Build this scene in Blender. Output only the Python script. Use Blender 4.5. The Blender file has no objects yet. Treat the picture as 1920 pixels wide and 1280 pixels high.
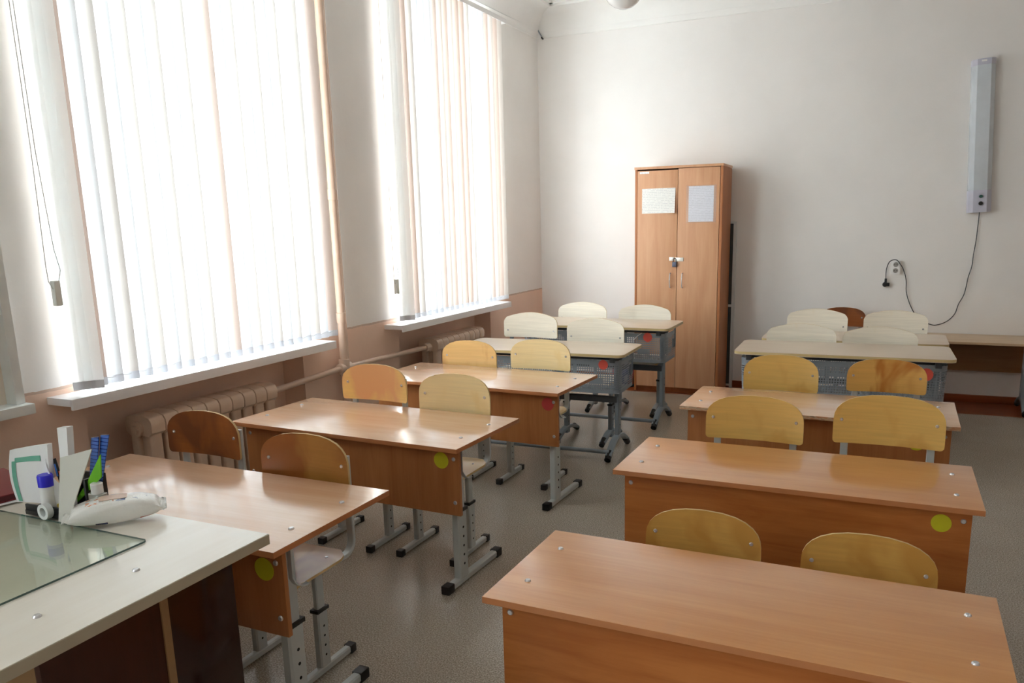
import bpy, bmesh, math, random
from mathutils import Vector, Matrix
random.seed(7)
PI = math.pi
scn = bpy.context.scene
COL = scn.collection

# ------------------------------------------------------------------ camera
F_PX, CAM_H, YAW, PITCH, ROLL = 1473.336, 1.47400, 0.42716, 0.20724, -0.021853
cam_d = bpy.data.cameras.new('camera'); cam = bpy.data.objects.new('camera', cam_d); COL.objects.link(cam)
fwd = Vector((-math.sin(YAW)*math.cos(PITCH), math.cos(YAW)*math.cos(PITCH), -math.sin(PITCH)))
right0 = Vector((math.cos(YAW), math.sin(YAW), 0)); up0 = right0.cross(fwd)
cr, sr = math.cos(ROLL), math.sin(ROLL)
rr = right0*cr + up0*sr; uu = -right0*sr + up0*cr
m = Matrix((rr, uu, -fwd)).transposed().to_4x4(); m.translation = Vector((0, 0, CAM_H))
cam.matrix_world = m
cam_d.sensor_fit = 'HORIZONTAL'; cam_d.sensor_width = 36.0; cam_d.lens = F_PX/1920*36
cam_d.shift_x = -37.13/1920; cam_d.shift_y = 88.94/1920
cam_d.clip_start = 0.05; cam_d.clip_end = 200
scn.camera = cam

# ------------------------------------------------------------------ sky, light, exposure
SKY = 5.2
w = bpy.data.worlds.new('overcast_sky'); scn.world = w; w.use_nodes = True
wn = w.node_tree.nodes; wl = w.node_tree.links
bg = wn['Background']; bg.inputs['Color'].default_value = (0.93, 0.962, 1.0, 1); bg.inputs['Strength'].default_value = SKY
WX, WY = -3.077, 7.052            # window wall and back wall
OPEN = [(2.175, 3.66), (4.547, 6.02), (-2.1, -0.7)]      # openings along the window wall; the last is unseen, added for its light
OZ0, OZ1 = 0.80, 3.04
for i, (a, b) in enumerate(OPEN):
    ld = bpy.data.lights.new('window_portal', 'AREA'); ld.shape = 'RECTANGLE'; ld.size = OZ1-OZ0; ld.size_y = b-a
    ld.cycles.is_portal = True
    lo = bpy.data.objects.new('window_portal', ld); COL.objects.link(lo)
    lo.location = (WX-0.46, (a+b)/2, (OZ0+OZ1)/2); lo.rotation_euler = (0, -PI/2, 0)
vs = scn.view_settings
vs.view_transform = 'Standard'; vs.look = 'None'; vs.gamma = 1.0; vs.use_curve_mapping = False
vs.exposure = 2.03
scn.cycles.use_denoising = True
scn.cycles.max_bounces = 14; scn.cycles.diffuse_bounces = 8; scn.cycles.glossy_bounces = 5
scn.cycles.transmission_bounces = 6; scn.cycles.transparent_max_bounces = 14
scn.cycles.sample_clamp_indirect = 6.0; scn.cycles.caustics_reflective = False; scn.cycles.caustics_refractive = False

# ------------------------------------------------------------------ materials
def lin(c):
    return tuple((v/255/12.92 if v/255 <= 0.04045 else ((v/255+0.055)/1.055)**2.4) for v in c)
class NT:
    def __init__(s, name):
        s.m = bpy.data.materials.new(name); s.m.use_nodes = True
        s.n = s.m.node_tree.nodes; s.l = s.m.node_tree.links
        s.b = s.n['Principled BSDF']; s.out = s.n['Material Output']
    def add(s, t, **k):
        n = s.n.new(t)
        for a, v in k.items(): setattr(n, a, v)
        return n
    def link(s, a, b): s.l.new(a, b)
    def tc(s, kind='Object'): return s.add('ShaderNodeTexCoord').outputs[kind]
    def mapping(s, src, scale=(1, 1, 1), loc=(0, 0, 0)):
        mp = s.add('ShaderNodeMapping'); mp.inputs['Scale'].default_value = scale; mp.inputs['Location'].default_value = loc
        s.link(src, mp.inputs['Vector']); return mp.outputs['Vector']
    def noise(s, vec, scale, detail=3, rough=0.55, dist=0.0):
        n = s.add('ShaderNodeTexNoise'); n.inputs['Scale'].default_value = scale; n.inputs['Detail'].default_value = detail
        n.inputs['Roughness'].default_value = rough; n.inputs['Distortion'].default_value = dist
        s.link(vec, n.inputs['Vector']); return n.outputs['Fac']
    def ramp(s, fac, stops):
        r = s.add('ShaderNodeValToRGB'); e = r.color_ramp.elements
        while len(e) < len(stops): e.new(0.5)
        for el, (p, c) in zip(e, stops): el.position = p; el.color = (*c, 1)
        s.link(fac, r.inputs['Fac']); return r.outputs['Color']
    def mix(s, fac, a, b, mode='MIX'):
        x = s.add('ShaderNodeMix', data_type='RGBA', blend_type=mode)
        for sock, v in ((x.inputs[0], fac), (x.inputs[6], a), (x.inputs[7], b)):
            if hasattr(v, 'is_linked') or hasattr(v, 'links'): s.link(v, sock)
            elif isinstance(v, (int, float)): sock.default_value = v
            else: sock.default_value = (*v, 1)
        return x.outputs[2]
    def math(s, op, a, b=None, c=None):
        x = s.add('ShaderNodeMath', operation=op)
        for i, v in enumerate((a, b, c)):
            if v is None: continue
            if isinstance(v, (int, float)): x.inputs[i].default_value = v
            else: s.link(v, x.inputs[i])
        return x.outputs[0]
    def sep(s, vec):
        x = s.add('ShaderNodeSeparateXYZ'); s.link(vec, x.inputs[0]); return x.outputs
    def bump(s, h, strength=0.2, dist=0.002):
        b = s.add('ShaderNodeBump'); b.inputs['Strength'].default_value = strength; b.inputs['Distance'].default_value = dist
        s.link(h, b.inputs['Height']); s.link(b.outputs['Normal'], s.b.inputs['Normal'])
    def base(s, v):
        if hasattr(v, 'links'): s.link(v, s.b.inputs['Base Color'])
        else: s.b.inputs['Base Color'].default_value = (*v, 1)
        return s

def plain(name, rgb, rough=0.5, metal=0.0, spec=0.5, var=0.05, coat=0.0):
    t = NT(name); c = lin(rgb)
    n = t.noise(t.tc(), 9.0, 3)
    t.base(t.ramp(n, [(0.3, tuple(v*(1-var) for v in c)), (0.7, tuple(min(1, v*(1+var)) for v in c))]))
    t.b.inputs['Roughness'].default_value = rough; t.b.inputs['Metallic'].default_value = metal
    t.b.inputs['Specular IOR Level'].default_value = spec; t.b.inputs['Coat Weight'].default_value = coat
    return t.m

def laminate(name, light, dark, axis, rough=0.25, spec=0.5, streak=9.0, contrast=1.0, flame=0.0):
    """printed wood grain running along one axis; shifts a little from one object to the next"""
    t = NT(name); oc = t.tc()
    inf = t.add('ShaderNodeObjectInfo'); vm = t.add('ShaderNodeVectorMath', operation='ADD')
    cmb = t.add('ShaderNodeCombineXYZ')
    for i in range(3): t.link(t.math('MULTIPLY', inf.outputs['Random'], 17.0+i*5), cmb.inputs[i])
    t.link(oc, vm.inputs[0]); t.link(cmb.outputs[0], vm.inputs[1]); v = vm.outputs[0]
    lo = 0.9; hi = [streak]*3; hi['xyz'.index(axis)] = lo
    n1 = t.noise(t.mapping(v, tuple(hi)), 1.6, 4, 0.55, 0.5 + flame)
    fi = [streak*9]*3; fi['xyz'.index(axis)] = 2.2
    n2 = t.noise(t.mapping(v, tuple(fi)), 1.5, 3, 0.6, 0.1)
    f = t.math('ADD', t.math('MULTIPLY', n1, 0.72), t.math('MULTIPLY', n2, 0.28))
    a, b = lin(light), lin(dark); k = 0.16/contrast
    mid = tuple((x+y)/2 for x, y in zip(a, b))
    t.base(t.ramp(f, [(0.5-k, b), (0.5, mid), (0.5+k, a)]))
    t.b.inputs['Roughness'].default_value = rough; t.b.inputs['Specular IOR Level'].default_value = spec
    return t.m

def plywood(name, base, stain=None, amount=0.0, rough=0.32, seed=0.0):
    t = NT(name); oc = t.tc(); inf = t.add('ShaderNodeObjectInfo')
    vm = t.add('ShaderNodeVectorMath', operation='ADD'); cmb = t.add('ShaderNodeCombineXYZ')
    for i in range(3): t.link(t.math('MULTIPLY', inf.outputs['Random'], 7.0+i*3), cmb.inputs[i])
    t.link(oc, vm.inputs[0]); t.link(cmb.outputs[0], vm.inputs[1]); v = vm.outputs[0]
    n1 = t.noise(t.mapping(v, (3, 3, 70)), 1.5, 3, 0.5, 0.25)
    c = lin(base); col = t.ramp(n1, [(0.3, tuple(x*0.92 for x in c)), (0.72, tuple(min(1, x*1.04) for x in c))])
    if stain:
        n2 = t.noise(t.mapping(oc, (1, .5, .6), (seed, seed*2, seed*.7)), 6.0, 3, 0.5, 0.5)
        k = t.ramp(n2, [(max(0, 0.62-amount*.45), (0, 0, 0)), (min(1, 0.72-amount*.35), (1, 1, 1))])
        col = t.mix(k, col, lin(stain))
    t.base(col); t.b.inputs['Roughness'].default_value = rough
    t.b.inputs['Coat Weight'].default_value = 0.25; t.b.inputs['Coat Roughness'].default_value = 0.25
    return t.m

M = {}
# walls, ceiling, floor
def wallpaint(name, rgb, split=None, low=None):
    t = NT(name); p = t.add('ShaderNodeNewGeometry').outputs['Position']
    n = t.noise(p, 1.3, 4, 0.6); f = t.noise(p, 38.0, 3, 0.6)
    c = lin(rgb); top = t.ramp(n, [(0.3, tuple(x*0.95 for x in c)), (0.7, tuple(min(1, x*1.02) for x in c))])
    if split:
        z = t.sep(p)[2]; zz = t.math('ADD', z, t.math('MULTIPLY', t.noise(p, 22.0, 2), 0.012))
        k = t.math('LESS_THAN', zz, split); k2 = t.math('LESS_THAN', zz, split+0.012)
        cl = lin(low)
        lowc = t.ramp(n, [(0.3, tuple(x*0.93 for x in cl)), (0.7, tuple(min(1, x*1.04) for x in cl))])
        top = t.mix(k2, top, tuple(x*0.72 for x in cl)); top = t.mix(k, top, lowc)
    t.base(top); t.b.inputs['Roughness'].default_value = 0.55; t.b.inputs['Specular IOR Level'].default_value = 0.3
    t.bump(t.math('ADD', t.math('MULTIPLY', f, 0.5), n), 0.35, 0.004)
    return t.m
M['wall'] = wallpaint('white_wall_paint', (240, 238, 236))
M['wall_split'] = wallpaint('white_over_peach_wall_paint', (241, 239, 236), 0.855, (238, 208, 188))
M['ceiling'] = wallpaint('white_ceiling_paint', (241, 241, 239))
def lino():
    t = NT('speckled_linoleum'); p = t.add('ShaderNodeNewGeometry').outputs['Position']
    s = t.noise(p, 190.0, 2, 0.7); l = t.noise(p, 1.4, 4, 0.6)
    a = t.ramp(s, [(0.36, lin((140, 131, 118))), (0.5, lin((174, 165, 152))), (0.63, lin((208, 199, 186)))])
    k = t.ramp(l, [(0.3, (0.86, 0.84, 0.82)), (0.7, (1, 1, 1))])
    t.base(t.mix(1.0, a, k, 'MULTIPLY'))
    t.link(t.math('ADD', t.math('MULTIPLY', l, 0.16), 0.13), t.b.inputs['Roughness'])
    t.b.inputs['Specular IOR Level'].default_value = 0.5
    t.bump(t.noise(p, 5.0, 3), 0.12, 0.004)
    return t.m
M['lino'] = lino()
M['floorpaint'] = laminate('brown_painted_boards', (150, 78, 36), (120, 56, 24), 'x', 0.4, 0.4)
# wood
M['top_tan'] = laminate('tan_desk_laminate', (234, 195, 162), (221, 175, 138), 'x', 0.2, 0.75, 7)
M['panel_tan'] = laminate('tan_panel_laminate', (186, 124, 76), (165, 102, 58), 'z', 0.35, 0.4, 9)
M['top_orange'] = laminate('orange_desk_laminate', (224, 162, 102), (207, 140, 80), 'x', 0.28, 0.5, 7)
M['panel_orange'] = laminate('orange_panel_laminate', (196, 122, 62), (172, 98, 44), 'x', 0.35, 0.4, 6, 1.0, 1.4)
for k_ in ('top_tan', 'top_orange'):
    b_ = M[k_].node_tree.nodes['Principled BSDF']; b_.inputs['Coat Weight'].default_value = 0.6; b_.inputs['Coat Roughness'].default_value = 0.13; b_.inputs['Coat IOR'].default_value = 1.55
M['edge_tan'] = plain('desk_edge_band', (190, 124, 78), 0.4)
def worn():
    t = NT('chipped_edge_band'); n = t.noise(t.mapping(t.tc(), (14, 14, 60)), 1.6, 4, .65)
    t.base(t.ramp(n, [(.40, lin((196, 138, 96))), (.5, lin((206, 178, 146))), (.62, lin((150, 120, 92)))])); t.b.inputs['Roughness'].default_value = .7
    return t.m
M['edge_worn'] = worn()
M['top_cream'] = laminate('cream_desk_laminate', (224, 208, 188), (216, 198, 177), 'x', 0.3, 0.45, 5)
M['edge_cream'] = plain('cream_edge_band', (214, 192, 140), 0.35)
M['cabinet'] = laminate('beech_cabinet_laminate', (216, 168, 130), (203, 150, 112), 'z', 0.38, 0.35, 9)
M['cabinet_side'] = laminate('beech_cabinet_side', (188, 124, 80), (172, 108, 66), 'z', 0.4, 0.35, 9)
M['teacher_top'] = laminate('pale_maple_laminate', (238, 233, 223), (231, 224, 211), 'y', 0.27, 0.5, 4, 1.2)
b_ = M['teacher_top'].node_tree.nodes['Principled BSDF']; b_.inputs['Coat Weight'].default_value = 0.5; b_.inputs['Coat Roughness'].default_value = 0.2
M['teacher_edge'] = plain('grey_edge_band', (176, 168, 148), 0.4)
M['dark_wood'] = laminate('dark_brown_varnished_board', (66, 28, 14), (50, 20, 10), 'z', 0.3, 0.4, 6)
M['dark_gloss'] = laminate('dark_glossy_board', (52, 24, 16), (40, 18, 12), 'z', 0.12, 0.5, 6)
M['strip'] = plain('bare_board_edge', (150, 116, 78), 0.5)
M['table_oak'] = laminate('pale_oak_table_laminate', (214, 188, 156), (198, 170, 136), 'x', 0.35, 0.4, 6)
M['table_panel'] = laminate('oak_table_modesty', (150, 110, 68), (130, 92, 54), 'x', 0.4, 0.4, 6)
PLY = {
 'honey': plywood('honey_plywood', (230, 190, 108), (216, 168, 88), 0.12, seed=1.3),
 'honey_deep': plywood('deep_honey_plywood', (212, 164, 86), (196, 144, 70), 0.2, seed=4.1),
 'brown': plywood('dark_worn_plywood', (166, 96, 42), (122, 68, 34), 0.5, seed=2.2),
 'amber': plywood('amber_worn_plywood', (178, 126, 62), (150, 88, 38), 0.42, seed=3.4),
 'pink': plywood('pinkish_worn_plywood', (228, 188, 112), (216, 158, 106), 0.38, seed=5.6),
 'pale_honey': plywood('pale_honey_plywood', (242, 220, 168), (236, 210, 150), 0.12, seed=6.5),
 'tan': plywood('tan_worn_plywood', (220, 180, 116), (196, 148, 88), 0.2, seed=7.7),
 'twotone': plywood('patchy_plywood', (224, 176, 96), (190, 124, 54), 0.16, seed=8.1),
 'birch': plywood('pale_birch_plywood', (250, 243, 227), (246, 234, 210), 0.1, 0.3, seed=9.3),
 'redbrown': plywood('red_brown_plywood', (152, 84, 38), (120, 62, 28), 0.3, seed=2.9),
}
M['ply_edge'] = plain('worn_plywood_edge', (214, 186, 132), 0.6)
M['steel'] = plain('light_grey_powder_coat', (190, 196, 196), 0.32, 0.0, 0.5, 0.03)
M['greysteel'] = plain('blue_grey_powder_coat', (140, 152, 162), 0.35, 0.0, 0.5, 0.04)
M['darkgrey'] = plain('dark_grey_powder_coat', (78, 82, 88), 0.4)
M['black'] = plain('black_plastic', (28, 28, 30), 0.45)
M['chrome'] = plain('shiny_screw_metal', (222, 222, 224), 0.25, 0.55)
M['hole'] = plain('dark_hole', (16, 16, 16), 0.8)
M['white'] = plain('white_plastic', (238, 238, 238), 0.35, var=0.02)
M['sill'] = plain('white_window_sill', (240, 240, 243), 0.3, var=0.02)
M['pipe'] = plain('beige_pipe_paint', (222, 196, 176), 0.3, var=0.08, spec=0.6)
M['radiator'] = plain('beige_radiator_paint', (220, 192, 168), 0.3, var=0.08, spec=0.6)
M['alu'] = plain('grey_aluminium_frame', (214, 220, 222), 0.4, 0.0)
M['greyframe'] = plain('pale_grey_frame', (228, 234, 234), 0.45)
M['yellow'] = plain('yellow_sticker', (204, 200, 36), 0.5)
M['red'] = plain('red_sticker', (234, 98, 84), 0.5)
M['red_faded'] = plain('faded_red_sticker', (190, 66, 62), 0.5)
M['paper'] = plain('white_paper', (240, 240, 242), 0.6, var=0.02)
M['socketgrey'] = plain('socket_recess', (150, 145, 142), 0.5)
M['lampgrey'] = plain('lilac_grey_plastic', (196, 198, 214), 0.4)
M['lampbody'] = plain('lamp_diffuser_plastic', (208, 216, 224), 0.25, spec=0.6)
M['opal'] = plain('opal_glass_shade', (244, 246, 246), 0.12, spec=0.6, var=0.01)

def perforated():
    t = NT('perforated_sheet_metal'); v = t.sep(t.tc())
    sx, sz = v[0], v[2]; sy = v[1]
    u = t.math('ADD', sx, sy)
    def cell(s, per):
        return t.math('SUBTRACT', t.math('FRACT', t.math('DIVIDE', s, per)), 0.5)
    P = 0.0148
    du, dz = cell(u, P), cell(sz, P)
    r = t.math('SQRT', t.math('ADD', t.math('MULTIPLY', du, du), t.math('MULTIPLY', dz, dz)))
    hole = t.math('LESS_THAN', r, 0.31)
    # solid fields left between the blocks of holes
    blk = t.math('ABSOLUTE', cell(t.math('ADD', u, 0.08), 0.30))
    solid_u = t.math('GREATER_THAN', blk, 0.36)
    row = t.math('ABSOLUTE', cell(sz, 0.105)); solid_z = t.math('GREATER_THAN', row, 0.30)
    field = t.math('MULTIPLY', solid_u, solid_z)
    edge = t.math('GREATER_THAN', sz, -0.004); edge2 = t.math('LESS_THAN', sz, -0.165)
    keep = t.math('SUBTRACT', 1.0, t.math('MAXIMUM', field, t.math('MAXIMUM', edge, edge2)))
    fac = t.math('MULTIPLY', hole, keep)
    c = lin((146, 156, 166)); t.base(c); t.b.inputs['Roughness'].default_value = 0.4
    tr = t.add('ShaderNodeBsdfTransparent'); mx = t.add('ShaderNodeMixShader')
    t.link(fac, mx.inputs[0]); t.link(t.b.outputs[0], mx.inputs[1]); t.link(tr.outputs[0], mx.inputs[2])
    t.link(mx.outputs[0], t.out.inputs['Surface'])
    return t.m
M['perf'] = perforated()

def fabric(name, rgb, trans, k=1.0):
    """woven blind strip: part of the daylight comes through, part of the room's light is reflected"""
    t = NT(name); p = t.tc(); v = t.mapping(p, (60, 60, 4)); n = t.noise(v, 3.0, 3)
    c = lin(rgb); col = t.ramp(n, [(0.3, tuple(x*0.95 for x in c)), (0.7, c)])
    d = t.add('ShaderNodeBsdfDiffuse'); t.link(col, d.inputs[0])
    tl = t.add('ShaderNodeBsdfTranslucent'); mc = t.mix(1.0, col, (trans,)*3, 'MULTIPLY'); t.link(mc, tl.inputs[0])
    mx = t.add('ShaderNodeAddShader')
    dc = t.mix(1.0, col, (0.55*k,)*3, 'MULTIPLY'); t.link(dc, d.inputs[0])
    t.link(d.outputs[0], mx.inputs[0]); t.link(tl.outputs[0], mx.inputs[1]); t.link(mx.outputs[0], t.out.inputs['Surface'])
    return t.m
M['fab_white'] = fabric('white_blind_fabric', (244, 248, 253), 0.15, 1.35)
M['fab_cream'] = fabric('cream_blind_fabric', (250, 245, 240), 0.112, 1.35)
M['fab_peach'] = fabric('peach_blind_fabric', (250, 232, 222), 0.095, 1.35)
M['fab_hem'] = fabric('folded_blind_hem', (236, 238, 242), 0.26, 1.3)
M['fab_stack'] = fabric('bunched_blind_fabric', (244, 248, 250), 0.5, 1.5)

def pane():
    t = NT('window_glass'); tr = t.add('ShaderNodeBsdfTransparent'); tr.inputs[0].default_value = (0.93, 0.96, 0.95, 1)
    g = t.add('ShaderNodeBsdfGlossy'); g.inputs['Roughness'].default_value = 0.02
    fr = t.math('ADD', t.math('MULTIPLY', t.math('POWER', t.add('ShaderNodeLayerWeight').outputs['Facing'], 5.0), 0.9), 0.04)
    mx = t.add('ShaderNodeMixShader'); t.link(fr, mx.inputs[0]); t.link(tr.outputs[0], mx.inputs[1]); t.link(g.outputs[0], mx.inputs[2])
    t.link(mx.outputs[0], t.out.inputs['Surface']); return t.m
M['pane'] = pane()
def deskglass():
    t = NT('desk_glass_sheet'); tr = t.add('ShaderNodeBsdfTransparent'); tr.inputs[0].default_value = (0.93, 0.96, 0.93, 1)
    g = t.add('ShaderNodeBsdfGlossy'); g.inputs['Roughness'].default_value = 0.015
    fr = t.math('ADD', t.math('MULTIPLY', t.math('POWER', t.add('ShaderNodeLayerWeight').outputs['Facing'], 5.0), 0.9), 0.04)
    mx = t.add('ShaderNodeMixShader'); t.link(fr, mx.inputs[0]); t.link(tr.outputs[0], mx.inputs[1]); t.link(g.outputs[0], mx.inputs[2])
    t.link(mx.outputs[0], t.out.inputs['Surface']); return t.m
M['deskglass'] = deskglass()
M['glassedge'] = plain('green_glass_edge', (74, 96, 92), 0.2)

# ------------------------------------------------------------------ mesh helpers
class MB:
    """collects shapes, then becomes one mesh"""
    def __init__(s): s.bm = bmesh.new()
    def box(s, x0, x1, y0, y1, z0, z1, mat=None, mi=0):
        c = [(x0, y0, z0), (x1, y0, z0), (x1, y1, z0), (x0, y1, z0), (x0, y0, z1), (x1, y0, z1), (x1, y1, z1), (x0, y1, z1)]
        if mat is not None: c = [tuple(mat @ Vector(p)) for p in c]
        v = [s.bm.verts.new(p) for p in c]
        for f in ((0, 3, 2, 1), (4, 5, 6, 7), (0, 1, 5, 4), (1, 2, 6, 5), (2, 3, 7, 6), (3, 0, 4, 7)):
            fc = s.bm.faces.new([v[i] for i in f]); fc.material_index = mi
        return s
    def tube(s, pts, r, seg=12, flat=None, up=(0, 0, 1), mi=0, cap=True, side=None):
        """sweep a round profile, or a rectangle flat=(a, b) (a across, b along the frame's second axis)"""
        P = [Vector(p) for p in pts]; rings = []
        if flat:
            a, b = flat[0]/2, flat[1]/2; c = min(a, b)*0.35
            prof = [(-a+c, -b), (a-c, -b), (a, -b+c), (a, b-c), (a-c, b), (-a+c, b), (-a, b-c), (-a, -b+c)]
        else:
            prof = [(r*math.cos(2*PI*k/seg), r*math.sin(2*PI*k/seg)) for k in range(seg)]
        prev = None
        for i, p in enumerate(P):
            if i == 0: d = P[1]-P[0]
            elif i == len(P)-1: d = P[-1]-P[-2]
            else: d = (P[i+1]-P[i]).normalized()+(P[i]-P[i-1]).normalized()
            d.normalize()
            if side is not None: x = Vector(side); x = (x-d*x.dot(d)).normalized()
            elif prev is None:
                u = Vector(up)
                if abs(u.dot(d)) > 0.98: u = Vector((1, 0, 0))
                x = d.cross(u).normalized()
            else: x = (prev-d*prev.dot(d)).normalized()
            prev = x; y = d.cross(x)
            rings.append([s.bm.verts.new(p+x*q[0]+y*q[1]) for q in prof])
        n = len(prof)
        for a, b in zip(rings, rings[1:]):
            for k in range(n):
                f = s.bm.faces.new((a[k], a[(k+1) % n], b[(k+1) % n], b[k])); f.material_index = mi
        if cap:
            f = s.bm.faces.new(rings[0][::-1]); f.material_index = mi
            f = s.bm.faces.new(rings[-1]); f.material_index = mi
        return s
    def cyl(s, p, q, r, seg=16, mi=0): return s.tube([p, q], r, seg, mi=mi)
    def prism(s, outline, thick, tf, mi=0, mi_side=None, curve=None):
        """closed outline (u, v) extruded by thick; tf maps (u, v, w) to a point"""
        mi_side = mi if mi_side is None else mi_side
        A = [s.bm.verts.new(tf(u, v, 0)) for u, v in outline]; B = [s.bm.verts.new(tf(u, v, thick)) for u, v in outline]
        f = s.bm.faces.new(A[::-1]); f.material_index = mi
        f = s.bm.faces.new(B); f.material_index = mi
        n = len(A)
        for k in range(n):
            f = s.bm.faces.new((A[k], A[(k+1) % n], B[(k+1) % n], B[k])); f.material_index = mi_side
        return s
    def lathe(s, prof, tf=lambda x, y, z: (x, y, z), seg=24, mi=0):
        rings = [[s.bm.verts.new(tf(r*math.cos(2*PI*k/seg), r*math.sin(2*PI*k/seg), z)) for k in range(seg)] if r > 1e-6 else [s.bm.verts.new(tf(0, 0, z))] for r, z in prof]
        for a, b in zip(rings, rings[1:]):
            for k in range(seg):
                j = (k+1) % seg
                if len(a) == 1 and len(b) == 1: break
                if len(a) == 1: vs_ = (a[0], b[j], b[k])
                elif len(b) == 1: vs_ = (a[k], a[j], b[0])
                else: vs_ = (a[k], a[j], b[j], b[k])
                f = s.bm.faces.new(vs_); f.material_index = mi
        return s
    def grid(s, nu, nv, fn, thick=None, mi=0, mi_side=None, closed_u=False):
        """sheet fn(u, v) -> point, u and v in 0..1; with thick = vector function it becomes solid"""
        mi_side = mi if mi_side is None else mi_side
        def lay(off):
            return [[s.bm.verts.new(Vector(fn(i/nu, j/nv)) + (Vector(off(i/nu, j/nv)) if off else Vector((0, 0, 0)))) for j in range(nv+1)] for i in range(nu+1)]
        A = lay(None)
        for i in range(nu):
            for j in range(nv):
                f = s.bm.faces.new((A[i][j], A[i+1][j], A[i+1][j+1], A[i][j+1])); f.material_index = mi
        if thick:
            B = lay(thick)
            for i in range(nu):
                for j in range(nv):
                    f = s.bm.faces.new((B[i][j], B[i][j+1], B[i+1][j+1], B[i+1][j])); f.material_index = mi
            edge = [(i, 0) for i in range(nu)]+[(nu, j) for j in range(nv)]+[(i, nv) for i in range(nu, 0, -1)]+[(0, j) for j in range(nv, 0, -1)]
            for k in range(len(edge)):
                (i, j), (p, q) = edge[k], edge[(k+1) % len(edge)]
                f = s.bm.faces.new((A[p][q], A[i][j], B[i][j], B[p][q])); f.material_index = mi_side
        return s
    def mesh(s, name, mats, smooth=30, bevel=0.0):
        bm = s.bm
        bmesh.ops.recalc_face_normals(bm, faces=bm.faces)
        if bevel:
            es = [e for e in bm.edges if len(e.link_faces) == 2 and e.calc_face_angle(0) > 0.6]
            try: bmesh.ops.bevel(bm, geom=es, offset=bevel, segments=2, affect='EDGES', profile=0.7, clamp_overlap=True)
            except Exception: pass
        a = math.radians(smooth)
        for f in bm.faces: f.smooth = True
        for e in bm.edges: e.smooth = not (len(e.link_faces) == 2 and e.calc_face_angle(0) > a)
        me = bpy.data.meshes.new(name); bm.to_mesh(me); bm.free()
        for x in (mats if isinstance(mats, (list, tuple)) else [mats]): me.materials.append(x)
        return me
def link(name, me, parent=None, label=None, loc=None):
    o = bpy.data.objects.new(name, me); COL.objects.link(o)
    if parent is not None: o.parent = parent
    if label: o['label'] = label
    if loc: o.location = loc
    return o
def part(name, mb, mats, parent=None, label=None, bevel=0.0, smooth=30, loc=None):
    return link(name, mb.mesh(name, mats, smooth, bevel), parent, label, loc)
def empty(name, label, cat, loc=(0, 0, 0), rz=0.0, group=None):
    o = bpy.data.objects.new(name, None); COL.objects.link(o); o.location = loc; o.rotation_euler = (0, 0, rz)
    o.empty_display_size = 0.1; return tag(o, label, cat, group)
def tag(o, label, cat, group=None):
    o['label'] = label; o['category'] = cat
    if group: o['group'] = group
    return o
def struct(name, mb, mats, label=None, bevel=0.0):
    o = part(name, mb, mats, None, None, bevel); o['kind'] = 'structure'
    if label: o['label'] = label
    return o
CACHE = {}
def cached(key, fn):
    if key not in CACHE: CACHE[key] = fn()
    return CACHE[key]
def rrect(x0, x1, y0, y1, r, seg=5):
    o = []
    for cx, cy, a in ((x1-r, y1-r, 0), (x0+r, y1-r, 90), (x0+r, y0+r, 180), (x1-r, y0+r, 270)):
        for k in range(seg+1):
            t = math.radians(a+90*k/seg); o.append((cx+r*math.cos(t), cy+r*math.sin(t)))
    return o
XY = lambda u, v, w: (u, v, w)
def XZ(y): return lambda u, v, w: (u, y+w, v)
def YZ(x): return lambda u, v, w: (x+w, u, v)

# ------------------------------------------------------------------ room shell
X1, Y0, ZC = 3.1, -3.0, 3.36
XO = WX-0.50                                       # outside face of the window wall
struct('floor', MB().box(XO, X1+.2, Y0-.2, WY-0.462, -0.12, 0.0), M['lino'], 'speckled grey brown linoleum floor')
struct('floor_boards', MB().box(XO, X1+.2, WY-0.462, WY+.2, -0.12, -0.001), M['floorpaint'], 'strip of brown painted floorboards along the back wall')
struct('wall_back', MB().box(XO, X1+.2, WY, WY+.2, 0, ZC+.3), M['wall'])
M['wall_right_bounce_cut'] = wallpaint('white_over_bounce_cutting_peach', (236, 233, 229), 1.5, (196, 152, 126))  # unseen wall; tall darker dado invented to cut bounced light
struct('wall_right', MB().box(X1, X1+.2, Y0, WY, 0, ZC+.3), M['wall_right_bounce_cut'])
M['wall_front_bounce_cut'] = wallpaint('taupe_bounce_cutting_paint', (156, 148, 144))  # unseen wall; muted tone made up to weaken light bounced from the front
struct('wall_front', MB().box(XO, X1+.2, Y0-.2, Y0, 0, ZC+.3), M['wall_front_bounce_cut'])
struct('ceiling', MB().box(XO, X1+.2, Y0-.2, WY+.2, ZC, ZC+.3), M['ceiling'])
wl_ = MB(); NX = WX-0.155                           # back of the radiator niches
ys = sorted([(2.175, 3.558, 2.175, 3.66), (4.547, 5.94, 4.547, 6.02), (-2.05, -.75, -2.1, -.7)])
edge_y = Y0
for (n0, n1, o0, o1) in ys:
    wl_.box(XO, WX, edge_y, o0, 0, ZC+.3)                         # pier
    wl_.box(XO, WX, o0, n0, 0, OZ0-.02); wl_.box(XO, WX, n1, o1, 0, OZ0-.02)
    wl_.box(XO, NX, n0, n1, 0, OZ0-.02)                            # thin wall behind the niche
    wl_.box(XO, WX, o0, o1, OZ1, ZC+.3)                            # lintel
    edge_y = o1
wl_.box(XO, WX, edge_y, WY, 0, ZC+.3)
struct('wall_left', wl_, M['wall_split'], 'window wall painted white above and peach below')
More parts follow.
